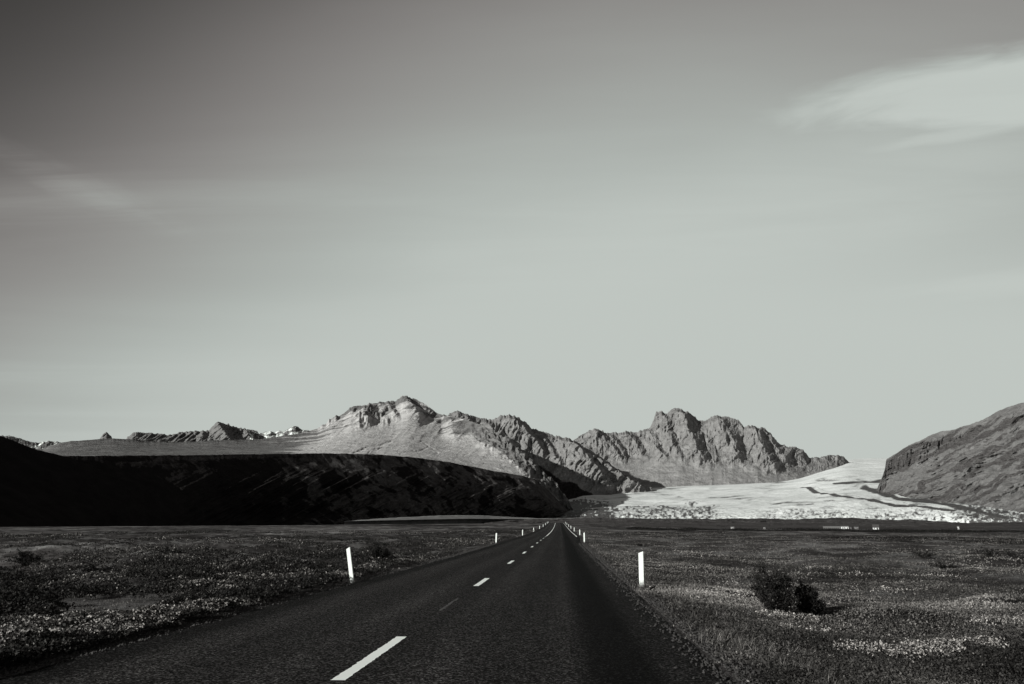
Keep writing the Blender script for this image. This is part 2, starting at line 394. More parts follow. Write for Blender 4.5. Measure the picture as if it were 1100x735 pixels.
# ------------------------------------------------------------------ mountains: parametric slopes from foot to ridge, with the far side closed
def px_curve(pts):
    pts = np.array(pts, float); return lambda q: np.interp(q, pts[:, 0], pts[:, 1])
def soft_curve(pts, sig=22.):
    pts = np.array(pts, float); gx = np.arange(-1000, 2000.)
    kx = np.arange(-80, 81); kk = np.exp(-.5*(kx/sig)**2); kk /= kk.sum()
    gy = np.convolve(np.pad(np.interp(gx, pts[:, 0], pts[:, 1]), 80, mode='edge'), kk, 'valid')
    return lambda q: np.interp(q, gx, gy)
def smooth1(a_, n=3):
    k_ = np.ones(n)/n; return np.convolve(np.pad(a_, n//2, mode='edge'), k_, 'valid')[:len(a_)]
def massif(name, sky_pts, foot_pts, Rridge, Rfoot, mat, x0, x1, step=.8, nv=150, g=1.6, disp=None, jag=.8, jagf=9., seed=0, talus=None, snow=None, back=.55, jag_mask=None, backlen=1.0, sig=9., rounded=0., shade_scrub=None):
    nx = int((x1-x0)/step); px = np.linspace(x0, x1, nx)
    top = px_curve(sky_pts)(px); foot = px_curve(foot_pts)(px)
    jm = 1. if jag_mask is None else jag_mask(px)
    top0 = soft_curve(sky_pts, sig)(px) if sig else top
    topm = top; top = top - jag*jm*(ridged(px/jagf, px*0+seed, o=4, g=.6, seed=seed)-.4)
    vv = np.linspace(0, 1, nv); V, PX = np.meshgrid(vv, px, indexing='ij')
    PY = foot + (top0-foot)*V + (topm-top0)*ss(.35, 1., V) + (top-topm)*ss(1-9./np.clip(foot-top0, 10, 200), 1., V)
    RD = Rfoot(PX) + (Rridge(PX)-Rfoot(PX))*((V**rounded) if rounded else (1-(1-V)**g))
    x, y, z = survey(PX, PY, RD); h = np.hypot(x, y); ux, uy = x/h, y/h
    if disp is not None:
        d = disp(PX, PY, V, x, y, z, h)*(1-.75*ss(.93, 1., V)); x = x-ux*d; y = y-uy*d
    at = {'talus': talus(PX, PY, V, x, y, z) if talus is not None else 0*V, 'snow': snow(PX, PY, V, x, y, z) if snow is not None else 0*V, 'shade_scrub': shade_scrub(PX, PY, V, x, y, z) if shade_scrub is not None else 0*V}
    # far side
    nb = 24; bt = (np.arange(1, nb+1)/nb)[:, None]; H = np.clip(z[-1], 30, None)
    bx = x[-1]+ux[-1]*bt*H/back*backlen; by = y[-1]+uy[-1]*bt*H/back*backlen
    bz = z[-1]-(z[-1]+60)*bt**1.2 + fbm(bx/150, by/150, o=4, seed=seed+9)*H*.06*(1-bt)*bt*4
    XX = np.concatenate([x, bx]); YY = np.concatenate([y, by]); ZZ = np.concatenate([z, bz])
    at = {k_: np.concatenate([a_, np.repeat(a_[-1:], nb, 0)]) for k_, a_ in at.items()}
    o = mesh_np(name, np.stack([XX, YY, ZZ], -1), grid_faces(nv+nb, nx), mat, attrs=at)
    return tag(o, kind='structure')
def spurs(PX, PY, lst):
    """rock ribs named by their crest (top px,py)->(bottom px,py): amplitude m, left width px, right width px"""
    d = 0*PX
    for (xa, ya, xb, yb, A, wl, wr) in lst:
        tt = (PY-ya)/(yb-ya); tc_ = np.clip(tt, 0, 1)
        c = xa+(xb-xa)*tc_ + 2.2*vnoise(PY/7., xa, seed=int(xa) % 50); q = PX-c
        prof = np.where(q < 0, np.clip(1+q/wl, 0, 1), np.clip(1-q/wr, 0, 1))
        env = ss(-.25, .15, tt)*ss(1.35, .75, tt)
        d = np.maximum(d, A*prof*env)
    return d

lin = lambda *pts: soft_curve(pts)
# sunlit central mountain with the plateau in front of it
M4sky = [(-80,470),(0,484),(46,482),(64,476),(76,474),(97,472.5),(122,471),(143,472),(163,474),(191,475),(216,474),(229,473),(280,472),(300,469),(320,466),(341,460.3),(349,454.7),(357,448.4),(369,443.8),(377,438),(385,435.6),(397,433.9),(404,433.6),(410,431.3),(418,431),(425,430.5),(433,426.2),(438,425.5),(446,428.5),(453,433),(461,438),(469,443.3),(474,446.3),(481,446),(490,448),(500,451),(515,456),(530,462),(550,476),(575,498),(600,521),(612,541),(621,555)]
SCtop = [(-300,452),(-120,470),(0,487),(70,490),(200,489),(350,487),(400,488),(440,491),(480,496),(520,504),(560,511),(575,515),(588,526),(600,538),(612,549),(622,556)]
M4foot = [(p_[0], p_[1]+7) for p_ in SCtop]
R_sc_top = lin((-300,1150),(0,2000),(200,2620),(400,3450),(560,4380),(622,4760))
R_sc_foot = lin((-300,950),(0,1670),(200,2220),(400,2950),(560,3980),(622,4700))
def m4_disp(PX, PY, V, x, y, z, h):
    sk = px_curve(M4sky)(PX); dep = PY-sk
    cliff = ss(50, 8, dep)*ss(330, 372, PX)*ss(520, 470, PX)
    ribs = ridged(PX/9.+.12*(PY-430), PY/42., o=4, seed=41)
    d = cliff*30*ribs*ss(30, 14, dep) + 45*ridged(PX/7., PY/10., o=4, seed=47)*ss(500, 525, PX)*ss(30, 8, dep)
    d += 60*ss(2, 10, dep)*ss(34, 14, dep)*ss(372, 392, PX)*ss(440, 395, PX)*ridged(PX/6., PY/12., o=3, seed=44)
    d += 30*fbm(x/700, y/700, z/500, o=6, g=.55, seed=45) + (2.5+6*ss(340, 390, PX))*ridged(PX/14+PY*.06, PY/9., o=4, seed=46)*ss(3, 12, dep)
    d += spurs(PX, PY, [(438,426,450,452,110,22,7),(398,434,388,458,120,18,10),(416,431,424,450,90,12,6),(385,436,372,456,60,14,8),(482,446,490,470,70,10,14)])
    # stream cuts across the apron
    for (xa, ya, xb, yb, w_, dd) in [(420,474,372,489,1.2,26),(412,480,392,488,1.1,22),(520,470,540,480,1.3,20),(505,468,525,476,1.1,18),(300,478,330,470,1.2,15),(350,480,310,488,1.1,14),(460,482,430,489,1.0,16),(445,470,470,486,1.0,15)]:
        tt = np.clip(((PX-xa)*(xb-xa)+(PY-ya)*(yb-ya))/((xb-xa)**2+(yb-ya)**2), 0, 1)
        q = np.hypot(PX-(xa+(xb-xa)*tt), PY-(ya+(yb-ya)*tt)+1.5*fbm(PX/7., PX*0+ya, o=3))
        d -= dd*ss(w_*1.6, 0, q)
    # the apron is cut off on its right by a rocky brow
    return d*ss(0, .03, V)
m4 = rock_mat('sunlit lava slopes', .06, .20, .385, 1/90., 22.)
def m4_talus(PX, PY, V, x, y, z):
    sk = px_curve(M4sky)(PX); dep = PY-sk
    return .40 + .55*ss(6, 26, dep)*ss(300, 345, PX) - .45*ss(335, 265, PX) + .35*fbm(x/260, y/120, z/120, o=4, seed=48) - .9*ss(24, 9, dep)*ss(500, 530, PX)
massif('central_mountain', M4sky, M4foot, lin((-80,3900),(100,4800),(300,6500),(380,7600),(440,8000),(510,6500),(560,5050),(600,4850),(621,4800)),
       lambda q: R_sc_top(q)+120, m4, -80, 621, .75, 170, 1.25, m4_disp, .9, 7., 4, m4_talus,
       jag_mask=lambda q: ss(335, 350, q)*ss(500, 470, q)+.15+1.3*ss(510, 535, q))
# dark escarpment in its own shade
def sc_disp(PX, PY, V, x, y, z, h):
    s = PX/26. + .05*(PY-500)
    d = 30*ridged(s*1.2+.03*(PY-500), PY/60., o=5, g=.58, seed=61)*ss(-.02, .2, V)*ss(.85, .5, V)*ss(150, 300, PX) + 14*fbm(x/120, y/120, z/90, o=5, seed=62)
    return d*(h/3500.)*1.5*ss(0, .05, V)*ss(1, .93, V)
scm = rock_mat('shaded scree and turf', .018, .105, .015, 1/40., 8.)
SCfoot = [(-300,566),(0,565),(200,564.5),(400,562.5),(520,560),(600,559),(622,558.5)]
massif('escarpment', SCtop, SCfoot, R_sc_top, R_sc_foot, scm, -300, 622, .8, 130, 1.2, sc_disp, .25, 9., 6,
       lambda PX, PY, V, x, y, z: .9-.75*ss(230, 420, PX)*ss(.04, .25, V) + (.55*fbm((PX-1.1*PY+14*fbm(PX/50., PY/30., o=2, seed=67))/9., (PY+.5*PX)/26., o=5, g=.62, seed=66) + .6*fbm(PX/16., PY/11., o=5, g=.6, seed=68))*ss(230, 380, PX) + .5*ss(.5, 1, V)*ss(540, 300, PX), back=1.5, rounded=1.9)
# nearer dark hill at the left edge, its unseen part out of frame raised to shade the escarpment
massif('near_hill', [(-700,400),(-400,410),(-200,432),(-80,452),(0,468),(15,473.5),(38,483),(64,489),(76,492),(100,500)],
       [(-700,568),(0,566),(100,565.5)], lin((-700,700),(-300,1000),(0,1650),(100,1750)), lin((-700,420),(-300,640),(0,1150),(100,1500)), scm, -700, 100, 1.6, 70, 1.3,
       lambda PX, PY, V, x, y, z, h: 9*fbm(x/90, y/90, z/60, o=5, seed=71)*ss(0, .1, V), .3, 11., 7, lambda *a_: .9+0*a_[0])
# far snowy ground and the jagged ridge beyond the plateau
fm = rock_mat('far rock', .08, .20, .16, 1/120., 30.)
massif('snowy_ridge', [(-60,474),(-20,470),(0,468.3),(10,468.7),(18,470),(28,474),(39,476),(44,474),(58,474.5),(67,475),(80,480),(270,476),(278,465),(285,463.6),(296,464),(311,461),(317,458),(321,459),(327,462.4),(345,466),(380,475)],
       [(-60,492),(380,492)], lin((-60,12500),(380,12500)), lin((-60,10500),(380,10500)), fm, -60, 380, .8, 60, 1.2,
       lambda PX, PY, V, x, y, z, h: 50*ridged(PX/8., PY/14., o=4, seed=81)*ss(0, .2, V), .8, 6., 8, None,
       lambda PX, PY, V, x, y, z: (.31+.30*ridged((PX+1.5*PY)/3.5, PY/3., o=4, seed=83)-.15*ss(60, 20, PX)))
massif('jagged_ridge', [(98,476),(107,471),(110,467),(112,465.4),(116,465),(119,468.5),(122,473),(134,474),(137.5,469),(142.5,465.7),(148,464),(165.5,465.7),(178,466.7),(188,465.7),(201,464),(214,463),(224,462.4),(230,456.5),(234,454.2),(244,455),(252,459),(265,461),(275,463),(280,467),(290,474),(310,482)],
       [(98,492),(310,492)], lin((98,9800),(310,9800)), lin((98,8600),(310,8600)), fm, 98, 310, .6, 90, 1.2,
       lambda PX, PY, V, x, y, z, h: (50*ridged(PX/6.5+.2*PY, PY/9., o=4, seed=91) + spurs(PX, PY, [(232,454,246,474,160,12,8),(215,462,218,476,90,8,5),(262,460,270,474,120,8,6)]))*ss(0, .2, V), .8, 4.5, 9, None,
       lambda PX, PY, V, x, y, z: .12+.45*ss(255, 272, PX)*ridged(PX/5, PY/5., o=3, seed=93))
# brow of rock that steps down to the valley head
M5sky = [(440,462),(470,452),(481.5,445.5),(486.6,442),(491.7,442.3),(499.4,445.3),(514.6,448.4),(524,451.5),(530.5,451),(538,446.7),(547,445.5),(556,448.5),(566,455.6),(571,461.5),(576,462),(586.5,465.3),(596.7,468.4),(609.4,471),(617,473.5),(628,480),(645,491),(660,502),(676,513),(690,521),(700,525)]
def m5_disp(PX, PY, V, x, y, z, h):
    sk = px_curve(M5sky)(PX); dep = PY-sk
    wx_ = PX + 6*fbm(PX/24., PY/20., o=3, seed=257); d = 30*ridged(wx_/13.+.06*(PY-450), PY/34., o=5, g=.55, seed=51) + 9*fbm(wx_/8., PY/7., o=5, g=.65, seed=258) + 14*ridged(wx_/4.5+.05*PY, PY/14., o=4, g=.6, seed=259) + 40*fbm(x/420, y/420, z/300, o=6, g=.55, seed=52)
    d += spurs(PX, PY, [(548,446,584,486,230,26,11),(609,470,650,512,240,34,12),(640,490,690,522,200,30,9),(576,462,604,500,110,16,9),(499,445,512,462,150,14,9),(520,452,545,480,130,16,14)])
    return d*ss(0, .06, V)
def m5_talus(PX, PY, V, x, y, z):
    sk = px_curve(M5sky)(PX); dep = PY-sk
    return .05+.65*ss(22, 50, dep)+.4*fbm(x/300, y/300, z/200, o=4, seed=53)-.7*ss(575, 540, PX)*ss(462, 480, PY)
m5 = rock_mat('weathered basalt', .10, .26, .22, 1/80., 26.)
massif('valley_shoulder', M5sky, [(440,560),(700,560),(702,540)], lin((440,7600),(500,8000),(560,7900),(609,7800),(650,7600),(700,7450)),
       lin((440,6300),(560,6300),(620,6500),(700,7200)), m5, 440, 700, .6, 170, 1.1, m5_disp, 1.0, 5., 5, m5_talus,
       shade_scrub=lambda PX, PY, V, x, y, z: ss(-5, 9, PY-np.interp(PX, [440, 530, 575, 620, 660, 700], [462, 478, 497, 521, 540, 560])+4*fbm(PX/14., PY/9., o=3, seed=54)))  # lower slope painted dark along the cast-shadow edge, partly birch cover
# great cliff above the glacier
M6sky = [(596,492),(606,480),(617,473),(624.7,467),(632.4,462.8),(640,460.7),(647.6,463.3),(652.7,465.8),(665.5,464.8),(673,463.3),(680.7,465.8),(693.5,462),(698.5,458.2),(702.4,450.5),(705,443.4),(711,442.4),(716,444.2),(725,439.3),(731.6,440.4),(739,443.4),(749.5,450.5),(757,451.8),(764.7,448.5),(772,446.7),(782.5,448.5),(792.7,451.8),(799,458.7),(808,458.2),(822,460.7),(828.4,467),(838.5,477.3),(848.7,480.6),(861.5,482.4),(869,491.5),(874,492.3),(882,490.8),(894.5,489.5),(906,491),(912,496),(922,503)]
CLb = px_curve([(596,500),(640,494),(678,497),(716,493),(735,497),(754,501),(770,502),(800,499),(828,507),(849,511),(880,506),(922,508)])
def m6_disp(PX, PY, V, x, y, z, h):
    cb = CLb(PX) + 3*vnoise(PX/6., PX*0, seed=55); cl = ss(cb+7, cb-11, PY)
    wx_ = PX + 7*fbm(PX/26., PY/22., o=3, seed=157); wy_ = PY + 5*fbm(PX/20., PY/20., o=3, seed=158)
    rib = ridged(wx_/22.+.05*(PY-470), wy_/55., o=2, g=.5, seed=56); rib2 = ridged(wx_/7.+.03*(PY-470), wy_/17., o=4, g=.6, seed=57)
    blk = fbm(wx_/11., wy_/9., o=5, g=.6, seed=159)
    d = cl*(36*rib + 18*rib2 + 20*blk + 14) + 9*cl*ridged(PX/2.4, PY/9., o=3, seed=156) + 24*fbm(x/300, y/300, z/200, o=6, g=.55, seed=58)
    d += spurs(PX, PY, [(712,442,728,496,150,16,10),(731,440,757,500,230,24,14),(693,462,715,494,140,14,9),(673,463,692,496,130,16,9),(640,461,668,494,120,22,10),(772,447,783,478,150,16,8),(785,462,792,494,130,12,9),(808,458,832,504,170,18,11),(826,466,846,500,110,10,8),(760,470,768,500,90,10,8),(655,466,672,492,80,9,6)])*cl
    # the cliff foot steps back; scree below is smooth with faint fans
    d += (1-cl)*(6*ridged(PX/10., PY/40., o=3, seed=59))
    return d*ss(0, .08, V)
massif('glacier_cliffs', M6sky, [(596,545),(625,538),(678,533),(754,529),(838,526),(864,522),(884,514),(910,504),(922,508)],
       lin((596,9300),(700,9800),(800,9600),(870,9700),(922,10500)), lin((596,8000),(750,8300),(838,8600),(884,9200),(922,10200)), m5, 596, 922, .5, 190, 1.25, m6_disp, 1.0, 5., 10,
       lambda PX, PY, V, x, y, z: ss(-4, 6, PY-CLb(PX)-4*vnoise(PX/5., PX*0, seed=60))*.95+.12*fbm(x/250, y/250, z/150, o=3, seed=63))

# right-hand hill
M8sky = [(938,531),(942,525.6),(945,518),(947,514),(950.6,504),(952,494),(962.5,486.7),(972.7,480.6),(985.4,474.7),(998,468.4),(1011,463.3),(1023.6,461.5),(1039,457),(1056.7,450.5),(1069.4,443),(1082,437.3),(1090,434.5),(1100,432.7),(1150,424),(1260,410),(1400,408)]
def m8_disp(PX, PY, V, x, y, z, h):
    sk = px_curve(M8sky)(PX); dep = PY-sk
    led = PY + .30*(PX-950) + 5*fbm(PX/30., PY/30., o=3, seed=101)      # ledges climb to the right
    d = 17*ridged(PX/50., led/7., o=5, g=.62, seed=102) + 26*fbm(x/160, y/160, z/110, o=6, g=.58, seed=103)
    d += 30*ridged(PX/5.5+.03*PY, PY/26., o=3, seed=104)*ss(30, 14, dep)*ss(3, 8, dep)*ss(1060, 1000, PX) + 8*ridged((PX+PY)/9., led/4., o=4, g=.62, seed=109)
    d += spurs(PX, PY, [(985,475,970,530,30,20,30),(1060,470,1010,545,40,30,40),(1100,500,1060,552,35,25,30)])
    return d*ss(0, .08, V)*ss(1., .96, V)
m8 = rock_mat('grassy basalt hill', .024, .11, .13, 1/45., 16., .45, (0, R(10), 0))
massif('right_hill', M8sky, [(938,536),(942,535),(962.5,540),(985,544),(1023,552),(1049,558),(1080,562),(1100,564),(1400,568)],
       lin((938,6100),(960,6000),(1020,5700),(1100,5500),(1400,4400)), lin((938,5950),(960,5600),(1000,4950),(1040,4650),(1100,4350),(1400,3000)), m8, 938, 1400, .7, 170, 1.3, m8_disp, .5, 9., 12,
       lambda PX, PY, V, x, y, z: .52+.80*fbm((PX+1.1*PY)/26., (PY+.42*PX+4*fbm(PX/18., PY/12., o=3, seed=108))/7., o=6, g=.66, seed=105)+.25*ss(.9, 1, V)-.45*ss(32, 16, PY-px_curve(M8sky)(PX))*ss(6, 12, PY-px_curve(M8sky)(PX))*ss(1055, 1000, PX), sig=0)

# ------------------------------------------------------------------ glacier
def seg_dist(PX, PY, pts):
    best = 1e9+0*PX
    for (xa, ya), (xb, yb) in zip(pts[:-1], pts[1:]):
        tt = np.clip(((PX-xa)*(xb-xa)+(PY-ya)*(yb-ya))/((xb-xa)**2+(yb-ya)**2), 0, 1)
        best = np.minimum(best, np.hypot((PX-xa-(xb-xa)*tt)*.35, PY-ya-(yb-ya)*tt))
    return best
GLsky = [(560,545),(600,536),(625,529.5),(650,527.3),(678,525.4),(716,523.3),(754,521.5),(800,519.5),(838,517.5),(864,512.5),(884,504.5),(900,498),(912,493.5),(928,492.5),(945,492.5),(1000,492),(1200,492)]
GLfoot = [(560,562),(640,561),(1100,565),(1200,567)]
def gl_disp(PX, PY, V, x, y, z, h):
    front = ss(.50, .12, V)
    d = front*(4*ridged(x/45, y/60, o=4, g=.65, seed=111)+2*ridged(x/16, y/26, o=3, g=.6, seed=114)) + 16*fbm(x/330, y/330, o=5, seed=112) + 5*ridged(PX/40.+.1*PY, (PY+.09*PX)/2.4, o=3, seed=113)*ss(.2, .4, V)
    return d*ss(0, .05, V)*ss(1, .9, V)
def gl_debris(PX, PY, V, x, y, z):
    wv = 1.2*fbm(PX/16., PY/5., o=3, seed=121)
    d = 0*PX
    band = lambda pts, w_, a_: a_*ss(w_*1.5, w_*.35, seg_dist(PX, PY+wv*.3, pts))
    d = np.maximum(d, band([(862,524),(884,529.4),(922,536),(962,543.2),(998,547),(1024,550.5)], 1.5, 1.))
    d = np.maximum(d, band([(876,524),(905,530),(940,536.5),(975,541)], .5, .62))
    d = np.maximum(d, band([(897,520),(915,518.6),(946,517)], 1.3, 1.))
    d = np.maximum(d, band([(930,524),(942,528),(965,536),(1000,540),(1040,549),(1080,558)], 2.8, 1.))
    d = np.maximum(d, band([(640,526),(700,536),(720,534)], .6, .5))
    d = np.maximum(d, band([(600,540),(640,544),(700,549),(760,553),(820,556),(1100,562)], 1.8, .55))
    n = fbm(PX/2.6, PY/1.5, o=4, g=.65, seed=122); n2 = fbm(PX/24., PY/3., o=4, seed=123)
    d = np.maximum(d, ss(534, 546, PY+4*n2)*(.66+.32*n)*ss(620, 650, PX)*ss(800, 760, PX))           # dirty crevassed snout
    d = np.maximum(d, ss(546, 551, PY+2*n2)*(.58+.24*n)*ss(790, 830, PX)*ss(960, 900, PX))
    d = np.maximum(d, ss(680, 630, PX+14*n2-1.2*(PY-545))*ss(535, 541, PY+2*n)*(1.25+.5*n))                          # debris-covered left lobe
    d = np.maximum(d, ss(985, 1055, PX+12*n2)*(.85+.3*n)*ss(540, 546, PY))
    d = np.maximum(d, ss(905, 940, PX)*ss(536, 554, PY+3*n2)*(.54+.35*n))
    d = np.maximum(d, (.16+.30*n2+.34*ss(.2, .9, ridged(PX/50., (PY+.07*PX)/2.2, o=3, seed=124)))*ss(505, 516, PY))
    return d
im, t, b = new_mat('glacier ice', .7, .2); p = pos_n(t)
n1 = noise_n(t, p, 1/22., 7, .7); n2 = noise_n(t, p, 1/240., 6, .6)
ice = ramp_n(t, math_n(t, 'ADD', math_n(t, 'MULTIPLY', n1, .5), math_n(t, 'MULTIPLY', n2, .5)), [(.34, (.46, .47, .46)), (.55, (.72, .72, .72))])
deb = ramp_n(t, n1, [(.3, tn(.022)), (.7, tn(.09))])
fd = maprange(t, math_n(t, 'ADD', attr_n(t, 'debris'), math_n(t, 'MULTIPLY', math_n(t, 'SUBTRACT', n1, .5), .9)), .42, .92)
t.links.new(mixc(t, fd, ice, deb), b.inputs['Base Color']); bump_n(t, b, n1, .35, 6.)
nx, nv = 900, 200
px = np.linspace(560, 1190, nx); V, PX = np.meshgrid(np.linspace(0, 1, nv), px, indexing='ij')
PY = px_curve(GLfoot)(PX) + (soft_curve(GLsky, 5.)(px)-px_curve(GLfoot)(PX))*V
RD = 4300 + (lin((560,7200),(625,8200),(754,8500),(838,8900),(884,9500),(912,11500),(1190,13500))(PX)-4300)*V**2.2
x, y, z = survey(PX, PY, RD); h = np.hypot(x, y); d = gl_disp(PX, PY, V, x, y, z, h); z = z+d*.55
nb = 10; bt = (np.arange(1, nb+1)/nb)[:, None]
X2 = np.concatenate([x, x[-1]*(1+.12*bt)]); Y2 = np.concatenate([y, y[-1]*(1+.12*bt)]); Z2 = np.concatenate([z, z[-1]-bt*60])
db = gl_debris(PX, PY, V, x, y, z); db = np.concatenate([db, np.repeat(db[-1:], nb, 0)])
tag(mesh_np('glacier', np.stack([X2, Y2, Z2], -1), grid_faces(nv+nb, nx), im, attrs={'debris': db}), kind='structure')

# dark moraine flats between plain and ice
mm = rock_mat('moraine gravel', .024, .10, .05, 1/14., 2.)
MOsky = [(520,559.5),(600,557),(640,556.5),(700,557),(760,557.5),(815,556.8),(850,557.6),(880,556.6),(920,556.2),(935,557.8),(985,558.6),(1029,561.5),(1074,561),(1100,560.5),(1300,560)]
massif('moraine', MOsky, [(520,567.5),(1300,568.3)], lin((520,3300),(700,3200),(1300,2600)), lin((520,1500),(1300,1300)), mm, 520, 1300, 1.2, 60, 1.4,
       lambda PX, PY, V, x, y, z, h: 40*fbm(x/70, y/160, o=6, g=.62, seed=131)*ss(0, .15, V), .35, 13., 13,
       lambda PX, PY, V, x, y, z: .5+.7*fbm(x/60, y/200, o=4, seed=132), back=2.)
# pale gravel bank of the river at the foot of the escarpment
gb = plain_mat('pale river gravel', .17, .9, .25, .02)
massif('river_bank', [(370,560.2),(400,557.6),(440,555.4),(480,553.6),(515,553.8),(550,555.4),(580,557),(612,556.4),(626,555.8),(632,557)], [(370,560),(440,558.5),(500,557.3),(550,557.6),(632,558.6)],
       lin((370,2100),(500,3000),(632,4000)), lin((370,2000),(500,2900),(632,3900)), gb, 370, 632, 1.5, 12, 1., lambda PX, PY, V, x, y, z, h: 2*fbm(x/30, y/30, o=3)*ss(0, .3, V), .15, 9., 14, back=6.)

# ------------------------------------------------------------------ ground cover: leaves and blades, each with its own tone, cushion tops painted paler as sunlit tips
def leaf_mat(name, scale=1., spec=.06, rough=.6):
    m, t, b = new_mat(name, rough, spec); tone = attr_n(t, 'tone')
    c = nd(t, 'ShaderNodeCombineColor')
    t.links.new(math_n(t, 'MULTIPLY', tone, 1.08*scale), c.inputs[0]); t.links.new(math_n(t, 'MULTIPLY', tone, scale), c.inputs[1]); t.links.new(math_n(t, 'MULTIPLY', tone, .97*scale), c.inputs[2])
    t.links.new(c.outputs[0], b.inputs['Base Color']); return m
LM = leaf_mat('leaf'); GMAT = leaf_mat('dry grass', 1., .03, .8)
def unit(v_): return v_/np.maximum(np.linalg.norm(v_, axis=-1, keepdims=True), 1e-9)
def leaves(name, Pc, L, Wd, tone, mat, up=.5, parent=None, r=rng):
    n = len(Pc); N = unit(r.normal(size=(n, 3))+np.array([0, 0, up])); A = unit(np.cross(N, r.normal(size=(n, 3)))); B = np.cross(N, A)
    L = np.broadcast_to(np.asarray(L), n)[:, None]; Wd = np.broadcast_to(np.asarray(Wd), n)[:, None]
    cup = N*L*.12
    V = np.stack([Pc-A*L*.5+cup, Pc+B*Wd*.5+A*L*.08-cup*.3, Pc+A*L*.5+cup, Pc-B*Wd*.5+A*L*.08-cup*.3], 1)
    Fq = np.arange(n*4).reshape(n, 4)
    return mesh_np(name, V, Fq, mat, parent, False, {'tone': np.repeat(tone, 4)})
def blades(name, Pc, H, Wd, tone, mat, lean=.35, parent=None, r=rng):
    n = len(Pc); th = r.uniform(0, 2*np.pi, n); wx = np.stack([np.cos(th), np.sin(th), 0*th], 1)*(np.broadcast_to(Wd, n)/2)[:, None]
    ln = np.stack([r.normal(size=n)*lean+.12, r.normal(size=n)*lean, np.ones(n)], 1)*np.broadcast_to(H, n)[:, None]
    mid = Pc+ln*np.array([.35, .35, .6])
    V = np.stack([Pc-wx, Pc+wx, mid+wx*.7, Pc+ln, mid-wx*.7], 1)
    return mesh_np(name, V, np.arange(n*5).reshape(n, 5), mat, parent, False, {'tone': np.repeat(tone, 5)})
def scatter(n, r0, r1, a0, a1, pw):
    u_ = rng.random(n); q = 1-pw
    r_ = (r0**q + u_*(r1**q-r0**q))**(1/q) if abs(q) > 1e-6 else r0*(r1/r0)**u_
    t_ = np.radians(rng.uniform(a0, a1, n)); return r_*np.sin(t_), r_*np.cos(t_), r_
def side_of(x, y):
    d = x-road_mid(y); return d, np.where(d > 0, d-right_edge(y), -d-left_edge(y))
PATCH = [(1000,706,.75,.13),(975,711,.5,.13),(1035,701,.4,.12),(930,703,.3,.10),(795,631,.75,.16),(775,638,.4,.12),(880,612,1.3,.20),(905,620,1.2,.2),(870,684,.3,.1),(845,668,.5,.1),(950,640,.7,.12),(745,597,2.0,.5),(1080,676,.4,.1),(740,612,.5,.12),(1000,622,1.2,.18),(1055,602,2.,.3)]
def pale_patch(x, y):
    m_ = 0*x; n_ = .75*fbm(x/.30, y/.30, o=3, seed=141)
    for (px_, py_, rx, ry) in PATCH:
        gx, gy, _ = on_terrain(px_, py_); m_ = np.maximum(m_, ss(1.25, .6, np.hypot((x-gx)/rx, (y-gy)/(ry*2.2))+n_))
    return m_
# cushion field: every low dome of heath, its height over the ground, on a 10 cm raster
def cushions(x0, x1, y0, y1, domes):
    st = .1; nx_, ny_ = int((x1-x0)/st)+1, int((y1-y0)/st)+1; Hm = np.zeros((nx_, ny_))
    for (cx, cy, rx, ry, h_, an) in domes:
        rr_ = max(rx, ry)*1.5; i0, i1 = int((cx-rr_-x0)/st), int((cx+rr_-x0)/st)+2; j0, j1 = int((cy-rr_-y0)/st), int((cy+rr_-y0)/st)+2
        i0, j0 = max(i0, 0), max(j0, 0); i1, j1 = min(i1, nx_), min(j1, ny_)
        if i1 <= i0 or j1 <= j0: continue
        gx_, gy_ = np.meshgrid(x0+st*np.arange(i0, i1), y0+st*np.arange(j0, j1), indexing='ij')
        ca, sa = math.cos(an), math.sin(an); u_ = ((gx_-cx)*ca+(gy_-cy)*sa)/rx; w_ = (-(gx_-cx)*sa+(gy_-cy)*ca)/ry
        q = np.sqrt(u_*u_+w_*w_)+.35*fbm(gx_/.45, gy_/.45, o=2, seed=int(cx*7+cy*3) % 90)
        Hm[i0:i1, j0:j1] = np.maximum(Hm[i0:i1, j0:j1], h_*np.sqrt(np.clip(1-q*q, 0, 1)))
    return lambda x, y: Hm[np.clip(((x-x0)/st).astype(int), 0, nx_-1), np.clip(((y-y0)/st).astype(int), 0, ny_-1)]
dm = []
for k in range(900):                                            # open heath on the left
    r_ = 9*math.exp(rng.random()*math.log(9.)); a_ = R(rng.uniform(-44, -5)); cx, cy = r_*math.sin(a_), r_*math.cos(a_)
    d, sd = side_of(np.array(cx), np.array(cy))
    if d > 0 or sd < .5 or bare_mask(np.array(cx), np.array(cy)) > .1: continue
    s_ = rng.uniform(.35, 1.3)*min(1, .5+sd/6); dm.append((cx, cy, s_*1.3, s_, rng.uniform(.14, .44)*min(1., .45+sd/6), rng.uniform(-.6, .6)))
for k in range(260):                                            # dense cushions all along the left verge
    y = 7*math.exp(rng.random()*math.log(6.)); sd = rng.uniform(.25, 1.9); x = float(road_mid(y))-float(left_edge(y))-sd
    lo_ = .55 if y < 15 else 1.; dm.append((x if y > 15 else x+.3*(sd-.25), y, rng.uniform(.22, .5)*(.6+.4*lo_), rng.uniform(.3, .8), rng.uniform(.10, .26)*lo_, 0.))
